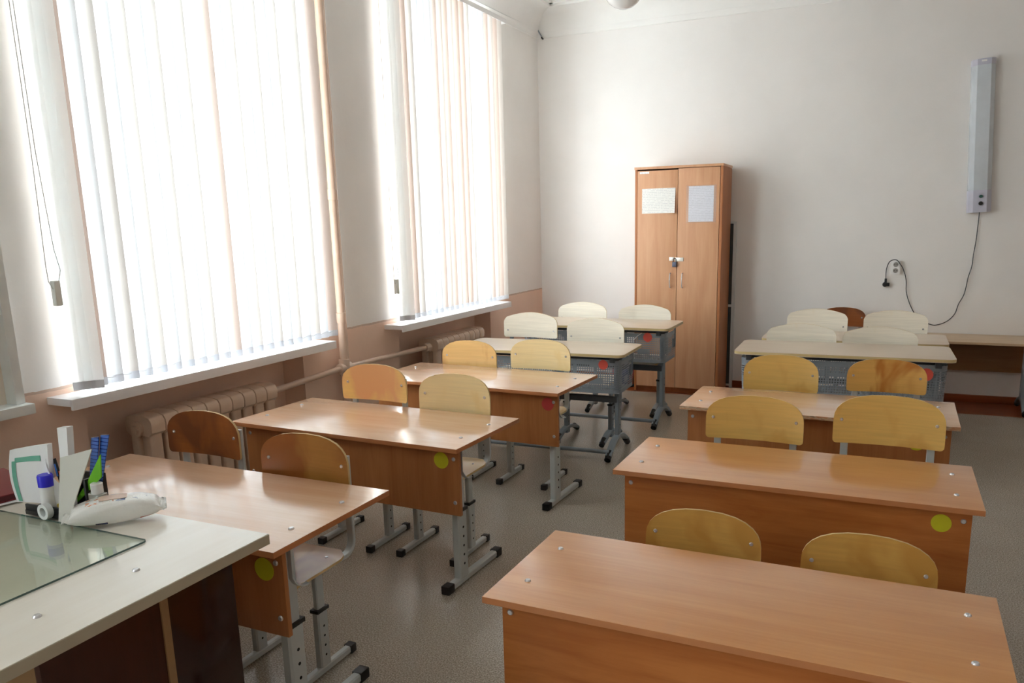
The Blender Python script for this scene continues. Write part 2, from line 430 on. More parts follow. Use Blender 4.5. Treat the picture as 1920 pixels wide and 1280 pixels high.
# coved cornice under the ceiling
def cove(x0, y0, x1, y1, nx, ny):
    mb = MB(); prof = [(0.0, 3.12), (0.006, 3.125), (0.006, 3.14), (0.012, 3.16)]
    for k in range(7):
        t = k/6*PI/2; prof.append((0.02+0.17*(1-math.cos(t)), 3.17+0.15*math.sin(t)))
    prof += [(0.22, 3.325), (0.22, 3.345), (0.25, 3.345), (0.25, ZC), (0.0, ZC)]
    ends = []
    for (x, y) in ((x0, y0), (x1, y1)):
        ends.append([mb.bm.verts.new((x+nx*d, y+ny*d, z)) for d, z in prof])
    n = len(prof)
    for k in range(n): mb.bm.faces.new((ends[0][k], ends[0][(k+1) % n], ends[1][(k+1) % n], ends[1][k]))
    mb.bm.faces.new(ends[0]); mb.bm.faces.new(ends[1][::-1]); return mb
struct('trim_1', cove(WX, WY, X1, WY, 0, -1), M['ceiling'], 'white coved cornice above the back wall')
struct('trim_2', cove(WX, Y0, WX, WY, 1, 0), M['ceiling'], 'white coved cornice above the window wall')
struct('baseboard_back', MB().box(WX, X1, WY-.022, WY, 0, 0.058), M['floorpaint'], 'low brown painted baseboard', 0.003)
struct('baseboard_left', MB().box(WX, WX+.018, 6.0, WY-.022, 0, 0.058), M['floorpaint'], None, 0.003)

# ------------------------------------------------------------------ windows
for i, (a, b) in enumerate(OPEN):
    gx = WX-0.34; fr = MB(); t = 0.055
    fr.box(gx-.03, gx+.03, a, b, OZ0, OZ0+t); fr.box(gx-.03, gx+.03, a, b, OZ1-t, OZ1)
    fr.box(gx-.03, gx+.03, a, a+t, OZ0+t, OZ1-t); fr.box(gx-.03, gx+.03, b-t, b, OZ0+t, OZ1-t)
    mid = (a+b)/2; fr.box(gx-.03, gx+.03, mid-.03, mid+.03, OZ0+t, OZ1-t)
    fr.box(gx-.03, gx+.03, a+t, mid-.03, 2.28, 2.34); fr.box(gx-.03, gx+.03, mid+.03, b-t, 2.28, 2.34)
    o = struct('window_%d' % (i+1), fr, M['white'], 'white framed window in the window wall', 0.003)  # third window is out of view, has no blind, added to brighten the room
    p = part('pane', MB().box(gx-.004, gx+.002, a+.02, b-.02, OZ0+.02, OZ1-.02), M['pane'], o); 
    s0, s1 = [(2.02, 3.68), (4.385, 6.045), (-2.18, -.62)][i]
    sl = MB().prism([(gx+.03, 0.802), (-2.935, 0.802), (-2.922, 0.796), (-2.922, 0.812), (-2.922, 0.824), (-2.935, 0.832), (gx+.03, 0.832)], s1-s0,
                    (lambda s0: lambda u, v, w_: (u, s0+w_, v))(s0))
    # the sill only runs past the opening in front of the wall
    sl = MB().box(gx+.03, WX, a, b, 0.798, 0.828).box(WX, -2.932, s0, s1, 0.798, 0.828).box(-2.938, -2.924, s0, s1, 0.784, 0.828)
    part('window_sill', sl, M['sill'], o, None, 0.002)

# ------------------------------------------------------------------ vertical blinds
def blind(label, y0, y1, pitch, ztop, zbot, angle, mats, stack, pull_y, cord_z, seed):
    rnd = random.Random(seed); bx = -2.985
    t = empty('vertical_blind', label, 'blind', (bx, (y0+y1)/2, zbot), 0, 'vertical fabric blinds at the windows')
    cy, cz = (y0+y1)/2, zbot
    H = ztop-zbot; wid = 0.099
    part('head_rail', MB().box(-.022, .022, y0-cy-.14, y1-cy+.10, H+.012, H+.048), M['white'], t, None, .003)
    n = int(round((y1-y0)/pitch)); k = 0
    def slat(yc, ang, mat, dx=0.0, w_=None, bow=0.006):
        w_ = w_ or wid; ca, sa = math.cos(ang), math.sin(ang); hem = 0.034
        def fn(z0, z1):
            def f(u, v):
                q = (u-.5)*w_; off = bow*(1-(2*u-1)**2)
                x = dx+off*ca-q*sa; y = yc-cy+q*ca+off*sa
                return (x, y, z0+(z1-z0)*v)
            return f
        m1 = MB().grid(6, 1, fn(hem, H+.012)); o = part('slat', m1, mat, t)
        def fh(u, v):
            q = (u-.5)*w_; off = bow*(1-(2*u-1)**2)*.3
            return (dx+off*ca-q*sa, yc-cy+q*ca+off*sa, hem*v)
        nrm = Vector((ca, sa, 0))*0.004
        wt = MB().grid(2, 1, fh, lambda u, v: nrm); part('slat_weight', wt, M['fab_hem'], o)
        return o
    for q in range(stack):
        slat(y0-.032+q*.022, math.radians(-(30+q*4)), M['fab_stack'], 0.012+0.014*q, wid*.62, 0.004)
    for i in range(n):
        yc = y0+pitch*(i+.5); mat = mats[i % len(mats)] if isinstance(mats, (list, tuple)) else mats
        slat(yc+rnd.uniform(-.004, .004), angle+rnd.uniform(-.05, .05), mat)
    ch = MB(); pts = []
    for i in range(n*4+1):
        y = y0-cy+(y1-y0)*i/(n*4); pts.append((0.012, y, 0.034-0.010*math.sin(PI*((i % 4)/4))))
    part('bottom_chain', MB().tube(pts, 0.0012, 5), M['white'], t)
    # pull cord loop with its weight, at the bunched end
    py = pull_y-cy; lp = []
    zc = cord_z-cz
    c = MB().tube([(.03, py-.012, H+.01), (.034, py-.016, zc+.5), (.04, py-.028, zc+.08), (.04, py-.026, zc+.02), (.038, py-.01, zc-.012), (.036, py+.012, zc+.0), (.038, py+.03, zc+.06), (.034, py+.018, zc+.14), (.03, py+.004, zc+.5), (.028, py+.0, H+.01)], 0.0016, 6)
    part('pull_cord', c, M['cordgrey'], t)
    part('cord_weight', MB().box(.026, .05, py-.012, py+.014, zc-.075, zc+.022), M['cordweight'], t, None, .004)
M['cordgrey'] = plain('grey_cord', (196, 200, 200), 0.6)
M['cordweight'] = plain('grey_green_plastic', (238, 244, 240), 0.5)
mixA = [M['fab_peach'], M['fab_white'], M['fab_cream'], M['fab_white'], M['fab_cream'], M['fab_white'], M['fab_cream'], M['fab_white'], M['fab_cream'], M['fab_white']]
blind('wide off-white vertical fabric blind covering the nearer window on the left', 2.135, 3.725, 0.0763, 3.02, 0.850, math.radians(-24), mixA, 3, 2.035, 1.275, 3)
mixB = [M['fab_peach'], M['fab_peach'], M['fab_cream'], M['fab_white'], M['fab_white'], M['fab_white'], M['fab_peach'], M['fab_cream'], M['fab_peach'], M['fab_cream']]
blind('peach-tinted vertical fabric blind covering the farther window near the corner', 4.50, 6.07, 0.0785, 3.05, 0.850, math.radians(-24), mixB, 3, 4.365, 1.115, 5)

# ------------------------------------------------------------------ radiators and pipes
def radiator(label, ya, nsec, z0=0.08, z1=0.668, pitch=0.081):
    t = empty('cast_iron_radiator', label, 'radiator', (-3.035, ya, 0), 0, 'cast iron radiators under the windows')
    def sec():
        mb = MB(); hw = pitch/2
        # two columns of the section, joined top and bottom by domed heads
        for xc in (-0.045, 0.045):
            mb.tube([(xc, hw, z0+.05), (xc, hw, z1-.06)], 0, flat=(0.05, hw*1.55), side=(1, 0, 0))
        mb.box(-.05, .05, hw*.82, hw*1.18, z0+.05, z1-.05)
        for zc, s in ((z1-.045, 1), (z0+.045, -1)):
            prof = []
            out = [(-0.085, 0.0), (-0.083, 0.02), (-0.07, 0.038), (-0.045, 0.046), (0.045, 0.046), (0.07, 0.038), (0.083, 0.02), (0.085, 0.0), (0.083, -0.03), (0.06, -0.05), (0.0, -0.042), (-0.06, -0.05), (-0.083, -0.03)]
            out = [(u, v*s) for u, v in out]
            mb.prism(out, hw*1.88, lambda u, v, w_, zc=zc: (u, hw*.06+w_, zc+v))
        mb.cyl((0.0, 0, z1-.06), (0.0, pitch, z1-.06), 0.024); mb.cyl((0.0, 0, z0+.06), (0.0, pitch, z0+.06), 0.024)
        return mb.mesh('section', M['radiator'], 40, 0.009)
    for i in range(nsec): link('section', cached(('sec', pitch), sec), t, None, (0, i*pitch, 0))
    L = nsec*pitch
    for nm, y, s in (('end_plug', 0, -1),):
        for z in (z1-.06, z0+.06):
            part(nm, MB().cyl((0, y-.012, z), (0, y, z), 0.034, 20).cyl((0, y-.022, z), (0, y-.012, z), 0.02, 6), M['radiator'], t)
    for y in (pitch*1.5, L-pitch*1.5):
        part('foot', MB().box(-.05, .05, y-.02, y+.02, 0.0, z0+.02), M['radiator'], t, None, .004)
    return L
radiator('beige cast iron radiator in the niche under the nearer window', 2.385, 10)
radiator('beige cast iron radiator in the niche under the farther window', 4.86, 9)
pp = empty('heating_pipe', 'beige painted vertical heating riser on the pier between the two blinds', 'pipe', (-3.02, 3.862, 0))
r_ = part('riser', MB().cyl((0, 0, 0), (0, 0, 3.12), .024, 20), M['pipe'], pp)
for z in (1.665, 0.94):
    part('coupling', MB().cyl((0, 0, z-.03), (0, 0, z+.03), .031, 12), M['pipe'], pp, None, .003)
part('thin_pipe', MB().cyl((-.03, .068, 0), (-.03, .068, 3.12), .013, 12), M['pipe'], pp)
part('tee_joint', MB().cyl((0, 0, .585), (0, 0, .685), .033, 16).cyl((0, -.05, .632), (0, .05, .632), .031, 16), M['pipe'], pp, None, .003)
part('branch_pipe', MB().cyl((0, -.62, .612), (0, -.04, .632), .017, 16), M['pipe'], pp, 'level branch pipe to the nearer radiator')
part('branch_pipe', MB().cyl((0, .04, .632), (-.004, .975, .614), .017, 16).cyl((-.004, .93, .614), (-.004, .985, .614), .03, 12), M['pipe'], pp, 'level branch pipe to the farther radiator')

# curtain wire in the corner
cw = empty('curtain_wire', 'thin curtain wire high on the window wall, ending in a spring in the corner', 'wire', (WX+.02, 7.03, 3.19))
part('wire', MB().tube([(0, -5.2, -.02), (0, -2.6, -.045), (0, -.01, 0)], .0022, 6), M['cordgrey'], cw)
sp = []
d0, d1 = Vector((0, -.01, 0)), Vector((.035, -.005, -.062))
for k in range(73):
    q = k/72; p = d0.lerp(d1, q); sp.append((p.x+.006*math.cos(k*PI/3), p.y+.006*math.sin(k*PI/3), p.z))
part('spring', MB().tube(sp, .002, 5), M['greysteel'], cw)
part('hook', MB().cyl((.036, .02, -.072), (.036, -.012, -.066), .007, 10), M['black'], cw)

# ceiling lamp
gl = empty('ceiling_lamp', 'white opal globe ceiling lamp cut by the top edge', 'lamp', (-1.60, 5.0, ZC))
prof = [(0.0, -0.607)]
for k in range(1, 12): t_ = k/12*PI; prof.append((.125*math.sin(t_), -0.482-.125*math.cos(t_)))
prof += [(0.045, -0.36), (0.045, -0.345), (0, -0.345)]
part('globe_shade', MB().lathe(prof, seg=40), M['opal'], gl, None, 0, 50)
part('stem', MB().cyl((0, 0, -.345), (0, 0, -.03), .012).cyl((0, 0, -.03), (0, 0, 0), .05, 24), M['white'], gl)

# ------------------------------------------------------------------ wall board on the left
bd = empty('wall_board', 'pale grey framed board with a ledge on the window wall, cut off by the left edge', 'board', (WX, 1.87, .80))
D_ = 0.078; yo = .015; T = 1.75
b = MB().box(0, D_, yo-.035, yo, 0.04, T).box(0, D_, -.80, -.765, .04, T).box(0, D_, -.765, yo-.035, T-.035, T)
part('frame', b, M['greyframe'], bd, None, .003)
part('seam_bar', MB().box(.045, D_-.006, -.765, yo-.035, .385, .40), M['greyframe'], bd)
part('surface', MB().box(0.0, .02, -.765, yo-.035, .04, T-.035), M['board_face'] if 'board_face' in M else plain('cream_board_face', (232, 220, 204), .3), bd)
part('ledge', MB().box(0, .115, -.82, yo+.012, 0.0, .04), M['greyframe'], bd, None, .006)

# ------------------------------------------------------------------ student desks
def sticker(parent, x, y, z, r, mat, lab):
    part('round_sticker', MB().prism([(r*math.cos(2*PI*k/28), r*math.sin(2*PI*k/28)) for k in range(28)], -.0012, lambda u, v, w_: (x+u, y+w_, z+v)), mat, parent, lab)
def screw(parent, p, n=(0, 0, 1), r=.008):
    """one screw head lying on a surface, facing along n (up or towards -y)"""
    def mk():
        v = Vector(n)
        def tf(x, y, z): return (x, y, z) if v.z > .5 else (x, -z, y)
        return MB().lathe([(0, 0), (r, 0), (r, .0018), (r*.72, .0046), (0, .005)], tf, 16).mesh('screw_head', M['chrome'], 40)
    return link('screw_head', cached(('screw', tuple(n), r), mk), parent, None, p)
def pierced(mb, x, y, zs, half, r):
    """round holes on both cheeks of a tube, second material"""
    for s2 in (-1, 1):
        for zz in zs:
            mb.cyl((x+s2*(half-.0002), y, zz), (x+s2*(half+.0006), y, zz), r, 10, mi=1)
    return mb

def wood_desk(label, x, y, z, rz, W, D, mt, mp, zpan, stick, hookside=(1,), chip=False, footx=.52, group=None):
    t = empty('school_desk', label, 'desk', (x, y, 0), rz, group or 'two-seat wooden school desks')
    T = .018
    key = (W, D, round(z, 4), mt.name, mp.name, zpan)
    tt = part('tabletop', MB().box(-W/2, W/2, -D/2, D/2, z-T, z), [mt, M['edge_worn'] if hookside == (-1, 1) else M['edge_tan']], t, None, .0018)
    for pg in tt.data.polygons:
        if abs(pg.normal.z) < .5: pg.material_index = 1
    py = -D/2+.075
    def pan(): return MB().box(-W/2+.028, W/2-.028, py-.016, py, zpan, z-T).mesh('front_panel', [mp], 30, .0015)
    fp = link('front_panel', cached(('pan', key), pan), t)
    for sx in (-1, 1):
        for zz in (z-.062, zpan+.055): screw(fp, (sx*(W/2-.052), py-.016, zz), (0, -1, 0), .0085)
        for yy in (-.115, .115): screw(t, (sx*(W/2-.072), yy, z), (0, 0, 1), .0085)
    for sx in (-1, 1):
        fx = sx*footx
        lg = part('leg', MB().tube([(fx, py+.052, z-T), (fx, py+.052, .12)], 0, flat=(.028, .05), side=(1, 0, 0)), M['steel'], t)
        zs = zpan-.004
        part('sleeve', pierced(MB().tube([(fx, py+.052, zs), (fx, py+.052, .032)], 0, flat=(.036, .066), side=(1, 0, 0)), fx, py+.052, [.09+k*(zs-.12)/5 for k in range(5)], .018, .0055), [M['steel'], M['hole']], lg)
        part('sleeve_collar', MB().box(fx-.021, fx+.021, py+.052-.037, py+.052+.037, zs-.002, zs+.012), M['black'], lg, None, .002)
        part('top_bracket', MB().box(fx-.018, fx+.018, py+.002, .19, z-T-.03, z-T), M['steel'], lg, None, .003)
        ft = part('foot', MB().tube([(fx, -.235, .018), (fx, .15, .018)], 0, flat=(.032, .03), side=(1, 0, 0)), M['steel'], t)
        part('foot_cap', MB().box(fx-.019, fx+.019, -.272, -.225, 0, .036), M['black'], ft, None, .005)
        part('foot_cap', MB().box(fx-.019, fx+.019, .135, .18, 0, .036), M['black'], ft, None, .005)
        if sx in hookside:
            hx = fx+sx*.028
            hk = [(hx, -.155, z-.04), (hx, -.155, z-.13)]
            for k in range(1, 9):
                a = k/8*PI*.62; hk.append((hx+sx*.0, -.155+.032*(1-math.cos(a)), z-.13-.032*math.sin(a)))
            hk = [(p[0]+ (sx*.02 if i > 1 else 0)*(i/9), p[1], p[2]) for i, p in enumerate(hk)]
            part('bag_hook', MB().tube(hk, 0, flat=(.016, .004), side=(1, 0, 0)), M['steel'], t)
    if stick: sticker(t, stick[0], py-.0165, stick[1], stick[2], stick[3], stick[4])
    return t

YL, RD = 'yellow round sticker', 'red round sticker'
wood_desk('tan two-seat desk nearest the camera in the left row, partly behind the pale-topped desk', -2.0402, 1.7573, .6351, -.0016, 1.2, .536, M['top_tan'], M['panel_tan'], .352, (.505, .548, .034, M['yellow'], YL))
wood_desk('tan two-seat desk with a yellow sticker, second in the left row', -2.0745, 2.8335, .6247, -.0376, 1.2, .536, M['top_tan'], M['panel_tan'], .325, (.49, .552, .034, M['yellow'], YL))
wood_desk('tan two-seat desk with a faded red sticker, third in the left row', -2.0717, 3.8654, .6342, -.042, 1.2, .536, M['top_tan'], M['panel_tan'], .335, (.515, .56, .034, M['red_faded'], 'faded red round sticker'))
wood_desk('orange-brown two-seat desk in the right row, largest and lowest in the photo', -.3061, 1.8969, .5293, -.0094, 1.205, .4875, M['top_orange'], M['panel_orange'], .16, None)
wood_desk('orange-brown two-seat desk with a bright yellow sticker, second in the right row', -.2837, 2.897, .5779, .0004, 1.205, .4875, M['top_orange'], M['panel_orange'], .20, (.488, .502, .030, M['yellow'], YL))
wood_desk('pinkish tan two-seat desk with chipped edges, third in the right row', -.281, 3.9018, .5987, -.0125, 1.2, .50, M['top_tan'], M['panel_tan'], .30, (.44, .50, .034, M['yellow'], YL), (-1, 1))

def arc_foot(mb, fx, y0, y1, zt, zb=.016):
    pts = []
    for k in range(13):
        q = k/12; yy = y0+(y1-y0)*q; zz = zb+(zt-zb)*math.sin(PI*(.06+.88*q))**1.0
        pts.append((fx, yy, zz))
    mb.tube(pts, 0, flat=(.04, .024), side=(1, 0, 0)); return pts

def grey_desk(label, x, y, z, rz, W, D, stick, bask=True):
    t = empty('school_desk', label, 'desk', (x, y, 0), rz, 'cream-topped grey school desks')
    T = .02
    out = rrect(-W/2, W/2, -D/2, D/2, .045, 6)
    part('tabletop', MB().prism(out, -T, lambda u, v, w_: (u, v, z+w_), 0, 1), [M['top_cream'], M['edge_cream']], t, None, .003)
    lx = .525
    part('top_beam', MB().box(-W/2+.07, W/2-.07, -.15, -.105, z-T-.03, z-T).box(-W/2+.07, W/2-.07, .10, .14, z-T-.03, z-T), M['darkgrey'], t, None, .003)
    # perforated book basket, front sheet wrapped round both corners
    ztop = z-T-.028; h = .185
    path = []; xf, yf, rc = W/2-.035, -.185, .045
    path.append((-xf, .12)); path.append((-xf, yf+rc))
    for k in range(1, 7):
        a = k/6*PI/2; path.append((-xf+rc*(1-math.cos(a)), yf+rc*(1-math.sin(a))))
    for k in range(1, 12): path.append((-xf+rc+(2*xf-2*rc)*k/12, yf))
    for k in range(0, 7):
        a = PI/2*(1-k/6); path.append((xf-rc*(1-math.cos(a)), yf+rc*(1-math.sin(a))))
    path.append((xf, .12))
    def bas():
        mb = MB(); n = len(path)-1
        lo = [mb.bm.verts.new((px_*(1-.012), py_+.006, -.0-h)) for px_, py_ in path]
        hi = [mb.bm.verts.new((px_, py_, 0.028)) for px_, py_ in path]
        for k in range(n): mb.bm.faces.new((lo[k], lo[k+1], hi[k+1], hi[k]))
        return mb.mesh('book_basket', M['perf'], 40)
    bk = link('book_basket', cached(('basket', W), bas), t, None, (0, 0, ztop-.028))
    zb = ztop-.028-h
    part('basket_floor', MB().box(-W/2+.045, W/2-.045, -.175, .12, zb, zb+.006), M['greysteel'], t, None, .002)
    part('stretcher', MB().box(-lx+.01, lx-.01, -.10, -.07, zb-.075, zb-.035), M['darkgrey'], t, None, .004)
    feet = []
    for sx in (-1, 1):
        fx = sx*(lx-.012)
        lg = part('leg', pierced(MB().tube([(fx, -.07, z-T), (fx, -.07, .11)], 0, flat=(.03, .056), side=(1, 0, 0)), fx, -.07, [.19+k*.05 for k in range(4)], .015, .004), [M['greysteel'], M['hole']], t)
        part('top_bracket', MB().box(fx-.016, fx+.016, -.2, .2, z-T-.04, z-T), M['darkgrey'], lg, None, .003)
        mb = MB(); pts = arc_foot(mb, fx, -.285, .145, .118)
        f = part('foot', mb, M['greysteel'], t)
        part('foot_cap', MB().tube([(fx, -.302, .016), (fx, -.27, .036), (fx, -.245, .056)], .021, 14), M['black'], f)
        part('foot_cap', MB().tube([(fx, .105, .056), (fx, .13, .036), (fx, .162, .016)], .021, 14), M['black'], f)
    part('floor_rail', MB().cyl((-lx+.012, -.262, .058), (lx-.012, -.262, .058), .013, 14), M['greysteel'], t)
    # side bag hook
    hx = lx+.035
    hk = [(hx, .10, z-T-.01), (hx, .10, z-.15)]+[(hx, .10-.03*(1-math.cos(k/6*PI)), z-.15-.03*math.sin(k/6*PI)) for k in range(1, 7)]+[(hx, .04, z-.11)]
    part('bag_hook', MB().tube(hk, 0, flat=(.014, .005), side=(1, 0, 0)), M['greysteel'], t)
    if stick: sticker(t, stick[0], -.1865, stick[1], stick[2], stick[3], RD)
    return t
grey_desk('cream-topped grey metal desk with a red sticker, fourth in the left row', -2.0551, 4.7664, .6752, .0333, 1.1946, .4924, (.452, .60, .031, M['red']))
L5 = grey_desk('cream-topped grey metal desk with a red sticker in front of the cabinet', -1.9911, 5.6387, .730, .0067, 1.1946, .4924, (.432, .655, .033, M['red']))
part('scratch', MB().tube([(.33, -.186, .635), (.36, -.1862, .665), (.39, -.186, .685)], .0022, 5), M['white'], L5, 'pale scratch on the basket')
grey_desk('cream-topped grey metal desk with a red sticker, fourth in the right row', -.2346, 5.0128, .6994, .0232, 1.1946, .4924, (.455, .60, .036, M['red']))
grey_desk('cream-topped grey metal desk last in the right row, before the back wall', -.2083, 5.9725, .6433, 0, 1.1946, .4924, None)

# ------------------------------------------------------------------ chairs
def back_outline(W, H, side, rb):
    """rounded-top backrest outline, origin at bottom centre"""
    o = [(-W/2+rb, 0.0), (W/2-rb, 0.0)]
    for k in range(1, 5): a = k/4*PI/2; o.append((W/2-rb+rb*math.sin(a), rb-rb*math.cos(a)))
    n = 22; hs = H*side; e = 2.55 if side < .6 else 1.75
    for k in range(n+1):
        a = k/n*PI; c, s_ = math.cos(a), math.sin(a)
        if side < .6:
            u = math.copysign(abs(c)**(2/e), c); v = abs(s_)**(2/e)
            o.append((W/2*u, hs+(H-hs)*v))
        else:
            # shallow arch between small rounded shoulders
            r2 = .022; xx = W/2*(1-2*k/n)
            arch = hs+(H-hs)*math.cos(PI*xx/W*.92)**.9 if abs(xx) < W/2 else hs
            if k == 0 or k == n: o.append((xx, hs-.012))
            else: o.append((xx, arch))
    for k in range(0, 4): a = (1-k/4)*PI/2; o.append((-W/2+rb-rb*math.sin(a), rb-rb*math.cos(a)))
    return o
def make_chair(label, x, yb, ztop, W, mat, style='wood', rz=0.0, H=.182, group=None, screws=2, half=None):
    """origin on the floor under the seat; the backrest stands at local y = +.165"""
    t = empty('school_chair', label, 'chair', (x+math.sin(rz)*.165, yb-math.cos(rz)*.165, 0), rz, group)
    k = W/.375 if style == 'wood' else 1.0
    pale = style == 'grey'; fm = M['greysteel'] if pale else M['steel']
    ht = .147*k if not pale else .17; zs = ztop-.395*(.9 if W < .365 else 1)       # seat height
    bow = .022; YB = .165
    out = back_outline(W, H, .72 if pale else .46, .014)
    def yb_(u): return YB-bow*(2*u/W)**2
    def bk():
        mb = MB(); bm = mb.bm
        n = len(out)
        # strips between the left and right sides of the outline keep the curved sheet smooth
        lev = 14; xs = 16
        def span(z):
            lo, hi = 1e9, -1e9
            for i in range(n):
                (a0, b0), (a1, b1) = out[i], out[(i+1) % n]
                if (b0-z)*(b1-z) <= 0 and abs(b0-b1) > 1e-9:
                    q = a0+(a1-a0)*(z-b0)/(b1-b0); lo = min(lo, q); hi = max(hi, q)
            return lo, hi
        zl = [H*(.5-.5*math.cos(PI*i/lev)) for i in range(lev+1)]; zl[0] = 1e-5; zl[-1] = H-1e-4
        def f(u, v):
            j = int(round(v*lev)); z = zl[j]; lo, hi = span(z)
            if lo > hi: lo, hi = -.01, .01
            xx = lo+(hi-lo)*u; return (xx, yb_(xx)-.004, z)
        mb.grid(xs, lev, f, lambda u, v: (0, .009, 0), 0, 1)
        return mb.mesh('backrest', [mat, M['ply_edge']], 50)
    zbk = ztop-H
    b_ = link('backrest', cached(('back', W, H, mat.name, pale), bk), t, None, (0, 0, zbk))
    sx0 = W/2-.03
    for sx in (-1, 1):
        zz = [H*.48] if screws == 2 else [H*.55, H*.2]
        if pale: zz = [H*.28]
        for q in zz: screw(b_, (sx*sx0, yb_(sx0)-.004, q), (0, -1, 0), .0065)
    # seat: dished board with a rolled front edge
    sW = W*.98; y0, y1 = -.205, .115
    def seat():
        def f(u, v):
            xx = (u-.5)*sW; q = v; yy = y0+(y1-y0)*q
            rr_ = .05; inset = 0.0
            if q < .16: inset = rr_*(1-math.sqrt(max(0, 1-((.16-q)/.16)**2)))
            if q > .86: inset = .03*(1-math.sqrt(max(0, 1-((q-.86)/.14)**2)))
            xx *= (sW/2-inset)/(sW/2)
            z = -.008*math.cos(PI*(u-.5))*math.sin(PI*q)
            if q < .2: z -= .02*((.2-q)/.2)**2
            if q > .85: z += .012*((q-.85)/.15)**2
            return (xx, yy, z)
        return MB().grid(14, 18, f, lambda u, v: (0, 0, -.009), 0, 1).mesh('seat', [mat, M['ply_edge']], 50)
    st = link('seat', cached(('seat', W, mat.name, pale), seat), t, None, (0, 0, zs))
    for sx in (-1, 1):
        for yy in (-.12, .07): screw(st, (sx*(ht-.02), yy, -.004), (0, 0, 1), .0065)
    for sx in (-1, 1):
        xt = sx*ht; R = .045
        pts = [(xt, YB+.018, zbk+H*.62), (xt, YB+.018, zs-.02+R)]
        for q in range(1, 7):
            a = q/6*PI/2; pts.append((xt, YB+.018-R*(1-math.cos(a)), zs-.02+R-R*math.sin(a)))
        pts.append((xt, -.16, zs-.02))
        sf = part('side_frame', MB().tube(pts, 0, flat=(.028, .014), side=(1, 0, 0)), fm, t)
        xl = sx*(ht-.008)
        zsl = .03+.56*(zs-.03)
        lg = part('leg', MB().tube([(xl, .0, zs-.026), (xl, .0, .1)], 0, flat=(.02, .038), side=(1, 0, 0)), fm, t)
        part('sleeve', pierced(MB().tube([(xl, .0, zsl), (xl, .0, .03)], 0, flat=(.028, .05), side=(1, 0, 0)), xl, 0, [.07+q*(zsl-.09)/4 for q in range(4)], .014, .0042), [fm, M['hole']], lg)
        part('sleeve_collar', MB().box(xl-.017, xl+.017, -.029, .029, zsl-.003, zsl+.009), M['black'], lg, None, .002)
        if pale:
            mb = MB(); arc_foot(mb, xl, -.18, .18, .07)
            f = part('foot', mb, fm, t)
            part('foot_cap', MB().tube([(xl, -.197, .015), (xl, -.165, .032), (xl, -.14, .045)], .019, 12), M['black'], f)
            part('foot_cap', MB().tube([(xl, .14, .045), (xl, .165, .032), (xl, .197, .015)], .019, 12), M['black'], f)
        else:
            f = part('foot', MB().tube([(xl, -.155, .016), (xl, .14, .016)], 0, flat=(.026, .026), side=(1, 0, 0)), fm, t)
            part('foot_cap', MB().box(xl-.016, xl+.016, -.172, -.14, 0, .031), M['black'], f, None, .004)
            part('foot_cap', MB().box(xl-.016, xl+.016, .128, .158, 0, .031), M['black'], f, None, .004)
    part('cross_bar', MB().box(-ht+.01, ht-.01, -.02, .02, zs-.036, zs-.022), fm, t, None, .003)
    return t
GL, GR, GGL, GGR = 'wooden chairs of the left row', 'wooden chairs of the right row', 'pale birch chairs of the left row', 'pale birch chairs of the right row'
C_ = make_chair
C_('dark orange-brown worn plywood chair beside the nearer radiator', -2.40, 2.19, .787, .374, PLY['brown'], group=GL, H=.176)
C_('brown and honey worn chair at the nearest left desk, aisle side', -1.80, 2.065, .782, .376, PLY['amber'], group=GL)
C_('orange and pinkish worn chair behind the second left desk, window side', -2.25, 3.115, .822, .374, PLY['pink'], group=GL, H=.178)
C_('pale yellow chair behind the second left desk, aisle side', -1.813, 3.128, .798, .378, PLY['pale_honey'], group=GL, H=.190)
C_('tan worn chair behind the third left desk, window side', -2.319, 4.20, .781, .377, PLY['tan'], group=GL)
C_('light honey chair behind the third left desk, aisle side', -1.843, 4.20, .807, .382, PLY['pale_honey'], group=GL, H=.178)
C_('pale birch chair behind the fourth left desk, window side', -2.335, 5.15, .850, .42, PLY['birch'], 'grey', group=GGL)
C_('pale birch chair behind the fourth left desk, aisle side', -1.84, 5.15, .822, .42, PLY['birch'], 'grey', group=GGL)
C_('pale birch chair behind the last left desk, farthest from the cabinet', -2.275, 6.05, .838, .42, PLY['birch'], 'grey', group=GGL)
C_('pale birch chair in front of the cabinet doors', -1.748, 6.05, .828, .426, PLY['birch'], 'grey', group=GGL)
C_('deep honey chair behind the nearest right desk, left one, four screws in its back', -.478, 2.325, .590, .358, PLY['honey_deep'], group=GR, screws=4)
C_('deep honey chair behind the nearest right desk, at its right end', -.003, 2.325, .580, .363, PLY['honey_deep'], group=GR)
C_('honey chair behind the second right desk, left one, dark crack low on its back', -.472, 3.27, .757, .394, PLY['honey'], group=GR, H=.188)
C_('large honey chair, right of the pair behind the second right desk', .034, 3.27, .794, .398, PLY['honey'], group=GR, H=.199)
C_('honey chair behind the third right desk, left of the pair', -.492, 4.29, .765, .382, PLY['honey'], group=GR, H=.193)
C_('honey chair with an orange-brown patch behind the third right desk', .020, 4.29, .768, .369, PLY['twotone'], group=GR, H=.170)
C_('pale birch chair behind the fourth right desk, left of the pair', -.498, 5.36, .801, .432, PLY['birch'], 'grey', group=GGR)
C_('pale birch chair behind the fourth right desk, right of the pair', -.029, 5.36, .796, .434, PLY['birch'], 'grey', group=GGR)
C_('pale birch chair behind the last right desk, left of the pair', -.478, 6.33, .796, .434, PLY['birch'], 'grey', group=GGR)
C_('pale birch chair behind the last right desk, below the wall socket', .063, 6.33, .797, .43, PLY['birch'], 'grey', group=GGR)
C_('small red-brown chair standing against the back wall behind the right row', -.325, 6.93, .748, .345, PLY['redbrown'], group='wooden chair at the back wall', H=.155)

